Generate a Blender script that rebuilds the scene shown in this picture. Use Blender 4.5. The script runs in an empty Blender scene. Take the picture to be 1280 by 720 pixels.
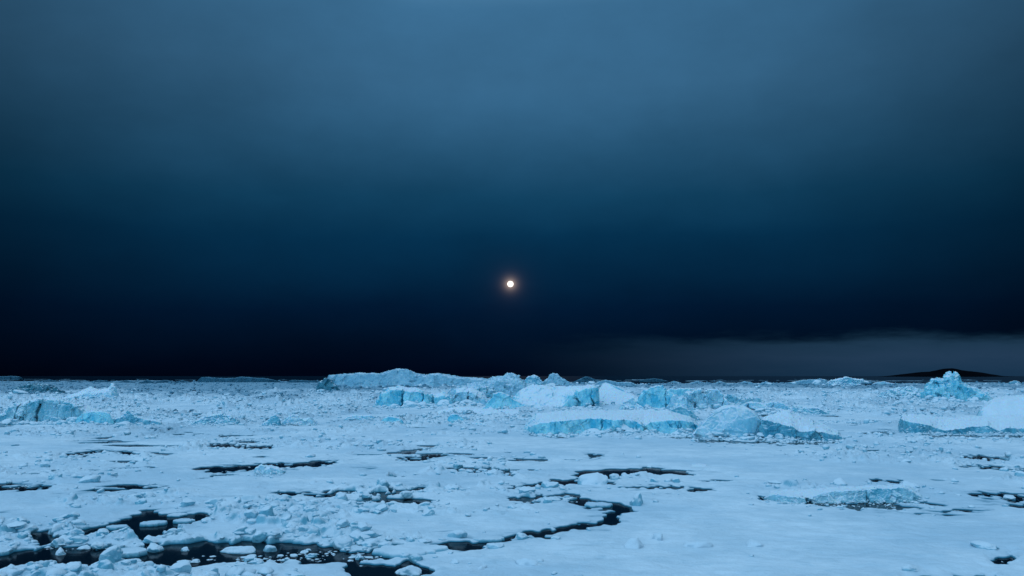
import bpy, math, random
import numpy as np
C = bpy.context.scene.collection
scene = bpy.context.scene
rng = np.random.default_rng(11)
R = math.radians

# ------------------------------------------------------------------ camera
F, HOR, CAMH = 1100.0, 470.0, 12.0          # focal length and horizon row in photo pixels, eye height
TH = math.atan((HOR - 360) / F)
cam = bpy.data.cameras.new('camera'); cam.sensor_width = 36; cam.lens = 36 * F / 1280
cam.clip_start = 0.5; cam.clip_end = 200000
camo = bpy.data.objects.new('camera', cam); C.objects.link(camo)
camo.location = (0, 0, CAMH); camo.rotation_euler = (R(90) + TH, 0, 0)
scene.camera = camo
scene.view_settings.view_transform = 'Standard'; scene.view_settings.look = 'None'
scene.view_settings.exposure = 0; scene.view_settings.gamma = 1
scene.cycles.use_denoising = True
scene.cycles.max_bounces = 6

def ray(px, py):
    """photo pixel -> (X/Y, dZ/Y) slope of its ray"""
    xv = px - 640.0; yv = 360.0 - py
    den = F * math.cos(TH) - yv * math.sin(TH)
    return xv / den, (yv * math.cos(TH) + F * math.sin(TH)) / den
def dist(py): return -CAMH / ray(640, py)[1]
def ground(px, py):
    s, z = ray(px, py); Y = -CAMH / z
    return s * Y, Y

# ------------------------------------------------------------------ sky
def newmat(name):
    m = bpy.data.materials.new(name); m.use_nodes = True
    nt = m.node_tree; nt.nodes.clear(); return m, nt
class NG:
    def __init__(s, nt): s.nt = nt
    def n(s, t, **kw):
        nd = s.nt.nodes.new(t)
        for k, v in kw.items(): setattr(nd, k, v)
        return nd
    def put(s, sock, v):
        if isinstance(v, bpy.types.NodeSocket): s.nt.links.new(v, sock)
        else: sock.default_value = v
    def math(s, op, a, b=0.0, c=0.0, clamp=False):
        nd = s.n('ShaderNodeMath', operation=op, use_clamp=clamp)
        s.put(nd.inputs[0], a); s.put(nd.inputs[1], b); s.put(nd.inputs[2], c)
        return nd.outputs[0]
    def smooth(s, x, a, b, lo=0.0, hi=1.0):
        nd = s.n('ShaderNodeMapRange', interpolation_type='SMOOTHSTEP')
        s.put(nd.inputs[0], x); s.put(nd.inputs[1], a); s.put(nd.inputs[2], b); s.put(nd.inputs[3], lo); s.put(nd.inputs[4], hi)
        return nd.outputs[0]
    def mix(s, f, a, b, mode='MIX'):
        nd = s.n('ShaderNodeMix', data_type='RGBA', blend_type=mode)
        s.put(nd.inputs[0], f); s.put(nd.inputs[6], a); s.put(nd.inputs[7], b)
        return nd.outputs[2]
    def noise(s, vec, scale, detail=4.0, rough=0.55):
        nd = s.n('ShaderNodeTexNoise'); nd.inputs['Scale'].default_value = scale
        nd.inputs['Detail'].default_value = detail; nd.inputs['Roughness'].default_value = rough
        if vec is not None: s.put(nd.inputs['Vector'], vec)
        return nd.outputs[0]
    def mapping(s, vec, sc):
        nd = s.n('ShaderNodeMapping'); nd.inputs['Scale'].default_value = sc
        s.put(nd.inputs['Vector'], vec); return nd.outputs[0]
    def ramp(s, f, stops):
        nd = s.n('ShaderNodeValToRGB'); cr = nd.color_ramp
        while len(cr.elements) < len(stops): cr.elements.new(0.5)
        for e, (p, c) in zip(cr.elements, stops): e.position = p; e.color = (*c, 1)
        s.put(nd.inputs[0], f); return nd.outputs[0]

MOON_S, MOON_Z = ray(638, 355)
w = bpy.data.worlds.new('World'); scene.world = w; w.use_nodes = True
nt = w.node_tree; nt.nodes.clear(); g = NG(nt)
out = g.n('ShaderNodeOutputWorld'); bg = g.n('ShaderNodeBackground')
tc = g.n('ShaderNodeTexCoord'); d = tc.outputs['Generated']
sep = g.n('ShaderNodeSeparateXYZ'); g.put(sep.inputs[0], d)
dx, dy, dz = sep.outputs
clouds = g.noise(g.mapping(d, (2.4, 2.4, 5.5)), 1.0, 6, 0.55)          # broad, soft unevenness of the cloud deck
clouds2 = g.noise(g.mapping(d, (9, 9, 14)), 1.0, 6, 0.6)
elw = g.math('ADD', dz, g.math('MULTIPLY', g.math('SUBTRACT', clouds, 0.5), 0.05))
front = g.ramp(g.math('MULTIPLY', elw, 1.0, clamp=True), [
    (0.0, (.0002, .0018, .0085)), (0.03, (.0003, .0048, .017)), (0.075, (.0005, .010, .034)), (0.11, (.0010, .020, .056)),
    (0.155, (.0018, .032, .082)), (0.20, (.006, .055, .122)), (0.25, (.0180, .088, .178)), (0.325, (.037, .132, .252)), (0.40, (.044, .152, .288)),
    (0.52, (.16, .36, .58)), (0.70, (.345, .655, .985)), (1.0, (.39, .72, 1.06))])
# the storm bank is heaviest to both sides
side = g.math('MULTIPLY', g.math('MULTIPLY', dx, dx), 2.0)
side = g.math('SUBTRACT', 1.0, g.math('MINIMUM', side, 0.62))
side = g.mix(g.smooth(dz, 0.35, 0.6), side, (1, 1, 1, 1))
front = g.mix(1.0, front, side, 'MULTIPLY')
cl = g.math('ADD', 0.58, g.math('ADD', g.math('MULTIPLY', clouds, 0.52), g.math('MULTIPLY', clouds2, 0.26)))
front = g.mix(1.0, front, cl, 'MULTIPLY')
# clearer strip of sky under the bank, to the right
strip_n = g.noise(g.mapping(d, (9, 9, 55)), 1.0, 6, 0.62)
edge = g.math('ADD', dz, g.math('MULTIPLY', g.math('SUBTRACT', strip_n, 0.5), 0.035))
strip_top = g.smooth(edge, 0.050, 0.030)
strip_az = g.smooth(dx, -0.03, 0.42)
strip = g.math('MULTIPLY', strip_top, strip_az)
strip_c = g.ramp(g.math('MULTIPLY', edge, 20.0, clamp=True), [(0.0, (.0095, .034, .074)), (0.4, (.016, .043, .088)), (0.8, (.0105, .036, .070))])
front = g.mix(strip, front, strip_c)
# open bright overcast behind the viewer
back = g.ramp(g.math('MULTIPLY', dz, 1.0, clamp=True), [(0.0, (.22, .48, .73)), (0.3, (.31, .62, .96)), (1.0, (.39, .72, 1.06))])
sky = g.mix(g.smooth(dy, 0.35, -0.35), front, back)
lit = g.math('SUBTRACT', 1.0, g.math('MULTIPLY', dx, g.smooth(dy, .55, .0, 0, .55)))
sky = g.mix(1.0, sky, lit, 'MULTIPLY')
# clear-sky scatter high above the bank
nis = g.n('ShaderNodeTexSky', sky_type='NISHITA'); nis.sun_disc = False
nis.sun_elevation = math.atan(MOON_Z); nis.sun_rotation = math.atan2(MOON_S, 1)
sky = g.mix(g.smooth(dz, 0.45, 0.9, 0.0, 0.03), sky, nis.outputs[0], 'ADD')
# the moon's aureole in thin cloud
ml = math.sqrt(1 + MOON_S ** 2 + MOON_Z ** 2)
dot = g.n('ShaderNodeVectorMath', operation='DISTANCE'); g.put(dot.inputs[0], d)
dot.inputs[1].default_value = (MOON_S / ml, 1 / ml, MOON_Z / ml)
ang = dot.outputs['Value']
h1 = g.math('EXPONENT', g.math('MULTIPLY', ang, -1 / 0.0030))
h2 = g.math('EXPONENT', g.math('MULTIPLY', ang, -1 / 0.012))
sky = g.mix(1.0, sky, g.mix(h1, (0, 0, 0, 1), (1.0, .72, .56, 1)), 'ADD')
sky = g.mix(1.0, sky, g.mix(h2, (0, 0, 0, 1), (.018, .015, .020, 1)), 'ADD')
g.put(bg.inputs[0], sky); bg.inputs[1].default_value = 1.0
nt.links.new(bg.outputs[0], out.inputs[0])

sun = bpy.data.lights.new('moonlight', 'SUN'); sun.energy = 0.0004; sun.angle = R(12); sun.color = (1, .95, .9)
suno = bpy.data.objects.new('moonlight', sun); C.objects.link(suno)
suno.rotation_euler = (R(90) - math.atan(MOON_Z), 0, math.pi - math.atan2(MOON_S, 1) )

# ------------------------------------------------------------------ noise
_T = np.random.default_rng(5).random(65536).astype(np.float32)
def _h(ix, iy, iz=0, k=0):
    h = (ix.astype(np.int64) * 73856093) ^ (iy.astype(np.int64) * 19349663) ^ (np.int64(k) * 83492791)
    if not isinstance(iz, int): h ^= iz.astype(np.int64) * 49979687
    h ^= h >> 13; h = (h * 1274126177) & 0x7fffffff; h ^= h >> 15
    return _T[h & 65535]
def vn2(x, y, k=0):
    ix = np.floor(x); iy = np.floor(y); fx = x - ix; fy = y - iy
    fx = fx * fx * fx * (fx * (fx * 6 - 15) + 10); fy = fy * fy * fy * (fy * (fy * 6 - 15) + 10)
    a = _h(ix, iy, 0, k); b = _h(ix + 1, iy, 0, k); c = _h(ix, iy + 1, 0, k); e = _h(ix + 1, iy + 1, 0, k)
    return (a + (b - a) * fx) * (1 - fy) + (c + (e - c) * fx) * fy
def fbm2(x, y, oct=4, k=0, gain=.5):
    r = 0; a = 1; t = 0
    for o in range(oct):
        ca, sa = math.cos(o * 1.1 + .4), math.sin(o * 1.1 + .4)
        r = r + a * vn2((x * ca - y * sa) * 2 ** o + 17.3 * o, (x * sa + y * ca) * 2 ** o - 9.1 * o, k + o * 7); t += a; a *= gain
    return r / t
def vn3(x, y, z, k=0):
    ix = np.floor(x); iy = np.floor(y); iz = np.floor(z); fx = x - ix; fy = y - iy; fz = z - iz
    fx = fx * fx * (3 - 2 * fx); fy = fy * fy * (3 - 2 * fy); fz = fz * fz * (3 - 2 * fz)
    def L(dz):
        a = _h(ix, iy, iz + dz, k); b = _h(ix + 1, iy, iz + dz, k); c = _h(ix, iy + 1, iz + dz, k); e = _h(ix + 1, iy + 1, iz + dz, k)
        return (a + (b - a) * fx) * (1 - fy) + (c + (e - c) * fx) * fy
    a = L(0); return a + (L(1) - a) * fz
def fbm3(p, f, oct=4, k=0, gain=.5):
    r = 0; a = 1; t = 0
    for o in range(oct):
        q = p * (f * 2 ** o) + 13.7 * o
        r = r + a * vn3(q[..., 0], q[..., 1], q[..., 2], k + o * 5); t += a; a *= gain
    return r / t
def worley2(x, y, k=0):
    """nearest cell distance, second, random value of the nearest cell"""
    ix = np.floor(x); iy = np.floor(y)
    d1 = np.full(x.shape, 9., np.float32); d2 = d1.copy(); v = np.zeros(x.shape, np.float32)
    for i in (-1, 0, 1):
        for j in (-1, 0, 1):
            cx = ix + i; cy = iy + j
            px = cx + _h(cx, cy, 0, k + 1); py = cy + _h(cx, cy, 0, k + 2)
            dd = np.sqrt((px - x) ** 2 + (py - y) ** 2)
            near = dd < d1
            d2 = np.where(near, d1, np.minimum(d2, dd)); v = np.where(near, _h(cx, cy, 0, k + 3), v); d1 = np.where(near, dd, d1)
    return d1, d2, v
def facet3(p, f, k=0):
    """chiselled offset: every 3-D cell is its own tilted plane"""
    q = p * f; ib = np.floor(q); best = np.full(p.shape[:-1], 9.); r = np.zeros(p.shape[:-1])
    for i in (-1, 0, 1):
        for j in (-1, 0, 1):
            for l in (-1, 0, 1):
                c = ib + np.array([i, j, l]); cx, cy, cz = c[..., 0], c[..., 1], c[..., 2]
                o = np.stack([_h(cx, cy, cz, k + a) for a in (1, 2, 3)], -1)
                dl = q - (c + o); dd = (dl ** 2).sum(-1)
                t = np.stack([_h(cx, cy, cz, k + a) - .5 for a in (4, 5, 6)], -1)
                val = (dl * t).sum(-1) * 2.4 + (_h(cx, cy, cz, k + 7) - .5) * .7
                near = dd < best; r = np.where(near, val, r); best = np.where(near, dd, best)
    return r
def sstep(x, a, b):
    t = np.clip((x - a) / (b - a), 0, 1); return t * t * (3 - 2 * t)

# ------------------------------------------------------------------ mesh helpers
def mesh_from(name, V, Fq, mat, smooth=True):
    me = bpy.data.meshes.new(name)
    V = np.ascontiguousarray(V, np.float32); Fq = np.ascontiguousarray(Fq, np.int32)
    n = Fq.shape[1]
    me.vertices.add(len(V)); me.vertices.foreach_set('co', V.ravel())
    me.loops.add(Fq.size); me.loops.foreach_set('vertex_index', Fq.ravel())
    me.polygons.add(len(Fq)); me.polygons.foreach_set('loop_start', np.arange(0, Fq.size, n, dtype=np.int32))
    me.polygons.foreach_set('loop_total', np.full(len(Fq), n, np.int32))
    me.polygons.foreach_set('use_smooth', np.full(len(Fq), smooth))
    me.update(calc_edges=True); me.validate(); me.materials.append(mat); return me
def add(name, me, label=None, cat=None, group=None, kind=None, loc=(0, 0, 0), rot=(0, 0, 0), sc=(1, 1, 1)):
    o = bpy.data.objects.new(name, me); C.objects.link(o)
    o.location = loc; o.rotation_euler = rot; o.scale = sc
    for k, v in (('label', label), ('category', cat), ('group', group), ('kind', kind)):
        if v: o[k] = v
    return o
def gridfaces(nr, nc):
    i = np.arange(nr * nc).reshape(nr, nc)
    return np.stack([i[:-1, :-1], i[:-1, 1:], i[1:, 1:], i[1:, :-1]], -1).reshape(-1, 4)

# ------------------------------------------------------------------ materials
def ice_mat(name, ice, deep, snow=(.87, .90, .92), lo=.50, hi=.80, scale=.5, sss=True, rough_ice=.35, frosty=.55):
    """glacier ice with snow lying on whatever is flat enough to hold it"""
    m, nt = newmat(name); g = NG(nt)
    out = g.n('ShaderNodeOutputMaterial'); b = g.n('ShaderNodeBsdfPrincipled')
    geo = g.n('ShaderNodeNewGeometry'); tc = g.n('ShaderNodeTexCoord'); oi = g.n('ShaderNodeObjectInfo')
    sp = g.n('ShaderNodeSeparateXYZ'); g.put(sp.inputs[0], geo.outputs['Normal'])
    pos = geo.outputs['Position']
    n1 = g.noise(pos, scale * .5, 5, .6); n2 = g.noise(pos, scale * 3, 4, .6)
    streak = g.noise(g.mapping(pos, (scale * 2.2, scale * 2.2, scale * .35)), 1.0, 4, .6)
    f = g.math('ADD', sp.outputs[2], g.math('ADD', g.math('MULTIPLY', g.math('SUBTRACT', n1, .5), .5), g.math('MULTIPLY', g.math('SUBTRACT', n2, .5), .5)))
    sn = g.smooth(f, lo, hi)
    ic = g.mix(g.smooth(g.math('ADD', g.math('MULTIPLY', n1, .6), g.math('MULTIPLY', streak, .4)), .38, .60), (*deep, 1), (*ice, 1))
    frost = g.smooth(n2, .52, .74, 0, frosty)
    ic = g.mix(frost, ic, (.52, .70, .76, 1))
    sc = g.mix(g.noise(pos, scale * 1.3, 5, .65), (snow[0] * .86, snow[1] * .92, snow[2] * .96, 1), (*snow, 1))
    col = g.mix(sn, ic, sc)
    g.put(b.inputs['Base Color'], col)
    g.put(b.inputs['Roughness'], g.mix(sn, (rough_ice,) * 3 + (1,), (.75, .75, .75, 1)))
    b.inputs['Specular IOR Level'].default_value = .25
    if sss:
        b.inputs['Subsurface Weight'].default_value = .35
        b.inputs['Subsurface Radius'].default_value = (.25, .7, 1.0)
        b.inputs['Subsurface Scale'].default_value = .35
    bump = g.n('ShaderNodeBump'); bump.inputs['Strength'].default_value = .5; bump.inputs['Distance'].default_value = .25
    hh = g.math('ADD', g.noise(pos, scale * 2.5, 6, .62), g.math('MULTIPLY', g.noise(pos, scale * 12, 4, .6), .35))
    g.put(bump.inputs['Height'], hh); g.put(b.inputs['Normal'], bump.outputs[0])
    nt.links.new(b.outputs[0], out.inputs[0]); return m
M_BRIGHT = ice_mat('turquoise_glacier_ice', (.40, .80, .86), (.07, .52, .68), lo=.55, hi=.85)
M_PALE = ice_mat('pale_glacier_ice', (.48, .73, .80), (.24, .58, .70), lo=.42, hi=.72)
M_TEAL = ice_mat('teal_glacier_ice', (.18, .53, .63), (.045, .31, .43))
M_GREY = ice_mat('greyish_glacier_ice', (.36, .62, .69), (.09, .41, .52), lo=.5, hi=.9)
M_DRIFT = ice_mat('drifted_snow', (.70, .77, .81), (.58, .69, .75), lo=-.1, hi=.5, scale=1.2, sss=False)
M_DIM = ice_mat('dimmed_brash_ice', (.10, .27, .36), (.05, .18, .26), snow=(.26, .42, .50), lo=.45, hi=.95, scale=.5, sss=False)  # brash darkened: the dim light of the far pack is put into its colour
M_FARDIM = ice_mat('dimmed_far_glacier_ice', (.025, .14, .20), (.015, .10, .15), snow=(.12, .26, .33), scale=.15, lo=.8, hi=1.05, frosty=.1)  # haze and shade over the horizon bergs, put into the ice colour
M_SLOPE = ice_mat('wind_scoured_glacier_ice', (.30, .53, .62), (.17, .40, .51), snow=(.66, .76, .81), scale=.12, lo=.86, hi=1.02)
M_PEAK = ice_mat('weathered_peak_ice', (.40, .63, .71), (.22, .47, .57), snow=(.72, .80, .85), scale=.2, lo=.72, hi=.98)
M_DARK = ice_mat('dark_glacier_ice', (.05, .25, .32), (.02, .14, .20), lo=.8, hi=1.0, frosty=.15)
M_CHUNK = ice_mat('brash_ice', (.40, .64, .72), (.17, .47, .58), lo=.20, hi=.62, scale=1.2, sss=False)
M_CHUNKT = ice_mat('turquoise_brash_ice', (.25, .55, .64), (.14, .42, .53), lo=.45, hi=.85, scale=1.2, sss=False)

def pack_mat():
    m, nt = newmat('snow_covered_pack_ice'); g = NG(nt)
    out = g.n('ShaderNodeOutputMaterial'); b = g.n('ShaderNodeBsdfPrincipled')
    geo = g.n('ShaderNodeNewGeometry'); sp = g.n('ShaderNodeSeparateXYZ'); g.put(sp.inputs[0], geo.outputs['Normal'])
    pos = geo.outputs['Position']
    big = g.noise(pos, .035, 5, .6); mid = g.noise(pos, .22, 5, .62); fine = g.noise(pos, 1.6, 5, .65)
    snow = g.mix(g.smooth(mid, .32, .66), (.70, .77, .81, 1), (.86, .89, .915, 1))
    snow = g.mix(g.smooth(big, .42, .62, .0, .65), snow, (.52, .65, .73, 1))
    snow = g.mix(g.smooth(g.noise(pos, .55, 6, .7), .52, .70, 0, .45), snow, (.50, .64, .71, 1))
    snow = g.mix(g.smooth(fine, .55, .75, 0, .3), snow, (.60, .70, .76, 1))
    at = g.n('ShaderNodeAttribute', attribute_name='far_dimming')
    dusky = g.mix(g.smooth(fine, .35, .65), (.06, .19, .27, 1), (.27, .43, .51, 1))  # dark tones painted over the snow where the distance is dim
    snow = g.mix(g.math('MULTIPLY', at.outputs['Fac'], .85), snow, dusky)
    f = g.math('ADD', sp.outputs[2], g.math('MULTIPLY', g.math('SUBTRACT', fine, .5), .35))
    ice = g.mix(mid, (.09, .38, .48, 1), (.33, .58, .66, 1))
    zz = g.n('ShaderNodeSeparateXYZ'); g.put(zz.inputs[0], pos)
    col = g.mix(g.smooth(f, .42, .86), ice, snow)
    wet = g.smooth(zz.outputs[2], .03, .14)
    col = g.mix(wet, (.05, .24, .33, 1), col)
    g.put(b.inputs['Base Color'], col); b.inputs['Roughness'].default_value = .8
    b.inputs['Specular IOR Level'].default_value = .15
    bump = g.n('ShaderNodeBump'); bump.inputs['Strength'].default_value = .7; bump.inputs['Distance'].default_value = .26
    hh = g.math('ADD', g.noise(pos, .9, 6, .65), g.math('MULTIPLY', g.noise(pos, 5.5, 4, .6), .3))
    g.put(bump.inputs['Height'], hh); g.put(b.inputs['Normal'], bump.outputs[0])
    nt.links.new(b.outputs[0], out.inputs[0]); return m
M_PACK = pack_mat()

def water_mat():
    m, nt = newmat('dark_sea_water'); g = NG(nt)
    out = g.n('ShaderNodeOutputMaterial'); b = g.n('ShaderNodeBsdfPrincipled')
    b.inputs['Base Color'].default_value = (.0008, .003, .007, 1); b.inputs['Roughness'].default_value = .12
    b.inputs['IOR'].default_value = 1.33; b.inputs['Specular IOR Level'].default_value = .04
    geo = g.n('ShaderNodeNewGeometry'); bump = g.n('ShaderNodeBump'); bump.inputs['Strength'].default_value = .16; bump.inputs['Distance'].default_value = .06
    g.put(bump.inputs['Height'], g.noise(g.mapping(geo.outputs['Position'], (.5, 1.1, 1)), 1.4, 4, .55)); g.put(b.inputs['Normal'], bump.outputs[0])
    nt.links.new(b.outputs[0], out.inputs[0]); return m
def plain_mat(name, col, rough=.9, noise_scale=.002, col2=None):
    m, nt = newmat(name); g = NG(nt)
    out = g.n('ShaderNodeOutputMaterial'); b = g.n('ShaderNodeBsdfPrincipled')
    geo = g.n('ShaderNodeNewGeometry')
    g.put(b.inputs['Base Color'], g.mix(g.smooth(g.noise(geo.outputs['Position'], noise_scale, 6, .6), .4, .62), (*col, 1), (*(col2 or col), 1)))
    b.inputs['Roughness'].default_value = rough; b.inputs['Specular IOR Level'].default_value = 0
    nt.links.new(b.outputs[0], out.inputs[0]); return m

# ------------------------------------------------------------------ sea, moon, island
V = np.array([[-90000, -2000, 0], [90000, -2000, 0], [90000, 90000, 0], [-90000, 90000, 0]])
add('sea_water', mesh_from('sea_water', V, np.array([[0, 1, 2, 3]]), water_mat()), kind='structure')

def emit_mat():
    m, nt = newmat('moon_glow'); g = NG(nt)
    out = g.n('ShaderNodeOutputMaterial'); e = g.n('ShaderNodeEmission')
    tc = g.n('ShaderNodeTexCoord')
    g.put(e.inputs[0], g.mix(g.smooth(g.noise(tc.outputs['Object'], .006, 3), .4, .6), (1, .93, .82, 1), (1, .97, .90, 1))); e.inputs[1].default_value = 2.2
    nt.links.new(e.outputs[0], out.inputs[0]); return m
MD = 80000.
import bmesh
bm = bmesh.new(); bmesh.ops.create_icosphere(bm, subdivisions=5, radius=MD * 3.7 / F)
for f in bm.faces: f.smooth = True
me = bpy.data.meshes.new('moon'); bm.to_mesh(me); me.materials.append(emit_mat())
add('moon', me, 'small round white moon glowing low in the dark stormy sky', 'moon', loc=(MOON_S * MD, MD, CAMH + MOON_Z * MD))

def island():
    Y = 16000.; prof = [(1105, 470.4), (1125, 469), (1140, 467), (1152, 465.6), (1164, 465.2), (1174, 463.6), (1182, 461.8), (1190, 461.4), (1197, 463.2), (1206, 464.3), (1215, 464.8), (1222, 466.6), (1230, 468.6), (1245, 470.4)]
    px = np.linspace(1105, 1245, 260); top = np.interp(px, [p[0] for p in prof], [p[1] for p in prof])
    n = 40; v = np.linspace(-1, 1, n)
    P = np.zeros((n, len(px), 3))
    xs = np.array([ray(p, 470)[0] for p in px]) * Y; zs = np.array([CAMH + ray(640, t)[1] * Y for t in top])
    zs = np.maximum(zs - CAMH, 0) * 1.15 + 12 * sstep(px, 1105, 1135) * (1 - sstep(px, 1215, 1245))
    P[..., 0] = xs; P[..., 1] = Y + v[:, None] * 900; base = np.maximum(1 - np.abs(v[:, None]) ** 1.6, 0)
    rug = fbm2(P[..., 0] * .006, P[..., 1] * .006, 5, 3) - .5
    P[..., 2] = zs * base * (1 + rug * .5 * (1 - base)) + rug * 10 * base - 2
    add('island_hill', mesh_from('island_hill', P.reshape(-1, 3), gridfaces(n, len(px)), plain_mat('dark_rock', (.0022, .003, .0045), col2=(.004, .005, .007))), kind='structure')
island()

# ------------------------------------------------------------------ icebergs
skirts = []        # waterlines along which brash ice has gathered
bergboxes = []
def interp(pts, px): return np.interp(px, [p[0] for p in pts], [p[1] for p in pts])
def berg(label, base, top, mat, depth, ridge=None, ridge_at=.45, lean=.25, flute=.0, fl=2., rough=.35, rf=.35, fac=.5, ff=.35, bow=6, skirt=1., cracks=(), name='iceberg', nv=150, seed=None, soft=.06, group=None, cat='iceberg', back=1.0, bite=None):
    """base: waterline row in the photo (sets the distance); top: outline of the front face's upper edge;
    ridge: outline of the highest line behind it; depth: metres front to back"""
    k = seed if seed is not None else len(bergboxes) * 31 + 7
    D = dist(base); x0, x1 = top[0][0], top[-1][0]
    n = int(np.clip((x1 - x0) * 3.2, 60, 620)); px = np.linspace(x0, x1, n)
    u = np.linspace(-1, 1, n)
    e = np.clip(1 - np.abs(u) ** bow, 0, 1) ** .5                     # plan: rounded ends
    jag = (fbm2(px / 7., px * 0, 4, k + 6) - .5) * 4.2 * e * np.clip((base - top[len(top) // 2][1]) / 30, .25, 1) * (.4 + rough * 1.4)
    tz = interp(top, px) + jag; rz = interp(ridge, px) if ridge else None
    zf = np.maximum(CAMH + np.array([ray(640, t)[1] for t in tz]) * (D + depth * .06), -.3)
    Yr = D + depth * ridge_at
    zr = np.maximum(CAMH + np.array([ray(640, t)[1] for t in rz]) * Yr, -.3) if ridge else zf * 1.0
    X = np.array([ray(p, 470)[0] for p in px]) * D
    yf = D + depth * .5 * (1 - e)
    yf = yf + (flute * 2.2 + .02 * depth) * (fbm2(X / (fl * 3 + 1), X * 0, 4, k + 3) - .5) * 2 * e
    yb = D + depth - depth * .5 * (1 - e)
    yr = np.minimum(np.maximum(yf + (zf * lean + .4) * e, D + depth * ridge_at), yb - .05 * depth * e)
    ym = yf + zf * lean * e
    # profile control points, per column
    ctl_y = np.stack([yf - .15, yf, ym, yr, yb - (yb - yr) * .35 * back, yb], 0)
    ctl_z = np.stack([X * 0 - .8, X * 0 + .05, zf, zr, zr * (.80 if back > .5 else .95), X * 0 - .8], 0)
    ctl_x = ctl_y * (X / D)[None]
    t = np.array([0, .04, .50, .74, .9, 1.]); v = np.linspace(0, 1, nv)
    P = np.zeros((nv, n, 3))
    for a, ctl in enumerate((ctl_x, ctl_y, ctl_z)):
        for j in range(nv):
            i = min(np.searchsorted(t, v[j], side='right') - 1, 4); f = (v[j] - t[i]) / (t[i + 1] - t[i])
            P[j, :, a] = ctl[i] * (1 - f) + ctl[i + 1] * f
    it = max(1, int(soft * nv))
    for _ in range(it):
        P[1:-1] = P[1:-1] * .5 + (P[:-2] + P[2:]) * .25
    if flute:                                                          # rounded bulges parted by creases
        a_ = P[..., 0] / fl + .8 * (fbm2(P[..., 0] / fl, P[..., 2] / fl, 3, k + 2) - .5); b_ = P[..., 2] / (fl * 2.4) + .25 * a_
        d1, d2, vv = worley2(a_, b_, k); fr_ = sstep(v, .62, .46)[:, None]
        P[..., 1] -= fr_ * e[None] * flute * (1.3 * np.sqrt(np.clip(1 - d1 * d1, 0, 1)) * (.4 + vv) - .8)
    for q, (cpx, wpx, dm) in enumerate(cracks):                        # clefts: wider at the foot, wandering with height
        cX = ray(cpx, 470)[0] * D; wX = wpx / F * D; z = P[..., 2]; hh = np.clip(z / np.maximum(zf, .5)[None], 0, 1.2)
        wander = (vn2(z / np.maximum(zf.max(), 1) * 3.5, z * 0 + q * 3.7, k) - .5) * 3.2 * wX + (q % 3 - 1) * .9 * wX * hh
        wid = wX * (1.15 - .8 * np.clip(hh, 0, 1)) * (.6 + .8 * vn2(z * 1.3, z * 0 + q, k + 1))
        fr_ = (v < .56)[:, None]
        P[..., 1] += np.where(fr_, dm * (1 - .5 * hh) * np.exp(-((P[..., 0] - cX - wander) / wid) ** 2), 0)
    # normals and rough, chiselled surface
    def norm(P):
        du = np.gradient(P, axis=1); dv = np.gradient(P, axis=0); nn = np.cross(du, dv)
        return nn / (np.linalg.norm(nn, axis=-1, keepdims=True) + 1e-9)
    H = float(np.percentile(zr, 80)); sc = max(H, 1.5) / 6.
    N = norm(P)
    for _ in range(3): N[1:-1] = (N[:-2] + N[1:-1] * 2 + N[2:]) / 4; N[:, 1:-1] = (N[:, :-2] + N[:, 1:-1] * 2 + N[:, 2:]) / 4
    amp = (fbm3(P, rf / sc, 5, k) - .5) * 2 * rough * sc
    if fac: amp = amp + facet3(P + .35 * sc * (fbm3(P, .9 / sc, 2, k + 9)[..., None] - .5), ff / sc, k) * fac * sc * 1.25 + (facet3(P, ff * 2.7 / sc, k + 40) * .35 + (fbm3(P, 2.2 / sc, 3, k + 50) - .5) * .35) * fac * sc
    edge = np.minimum(1, e * 1.3)[None, :, None]
    upf = 1 - .45 * np.clip(N[..., 2:], 0, 1)                       # snow tops are smoother
    low = np.clip((P[..., 2:] + .8) / 1.0, 0, 1)
    P = P + N * amp[..., None] * edge * upf * low
    c = P.reshape(-1, 3).mean(0); c[2] = 0
    me = mesh_from(name, P.reshape(-1, 3) - c, gridfaces(nv, n), mat)
    o = add(name, me, label, cat, group, loc=tuple(c))
    bergboxes.append((X, yf, yb))
    if skirt: skirts.append((X, yf, zf, skirt))
    return o

# --- far row on the horizon
berg('long low dim blue iceberg on the far horizon, left of the dark teal block', 478.2, [(246, 477), (252, 472), (262, 471.6), (275, 473), (290, 473), (302, 471), (312, 472), (330, 473), (342, 475), (350, 477)], M_FARDIM, 120, skirt=0, rough=.5)
berg('faint low iceberg on the horizon left of the dark block', 478.6, [(358, 478), (364, 475), (380, 475.5), (396, 476), (402, 478)], M_FARDIM, 90, skirt=0)
berg('thin sliver of distant ice at the far left horizon', 474.6, [(-8, 474), (0, 470.8), (14, 470.4), (24, 471), (30, 474)], M_FARDIM, 200, skirt=0)
berg('long flat-topped pale iceberg rising above the horizon behind the crevassed wall', 486, [(408, 484), (411, 473), (420, 470), (448, 468), (475, 468), (495, 463), (508, 462.5), (520, 468), (532, 470), (547, 468), (560, 471), (575, 473), (600, 475), (624, 477), (630, 484)], M_SLOPE, 150,
     ridge=[(408, 479), (411, 469), (448, 466.6), (475, 467), (495, 462), (508, 462), (520, 467), (532, 469), (547, 466.5), (560, 469), (575, 471.5), (600, 473), (624, 475), (630, 480)], lean=1.5, ridge_at=.5, rough=.4, fac=.6, skirt=.6)
berg('dark teal ice block standing at the left end of the long flat iceberg', 491, [(393, 490), (396, 487), (400, 480), (406, 474), (410, 474), (416, 478), (421, 484), (427, 490)], M_DARK, 40, lean=.5, skirt=.5, fac=.8)
berg('small dim peak on the horizon behind the white snowy pyramid', 480, [(715, 479), (724, 475), (732, 471), (737, 472), (744, 475), (752, 477), (760, 479)], M_FARDIM, 70, skirt=.3, fac=.9)
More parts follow.
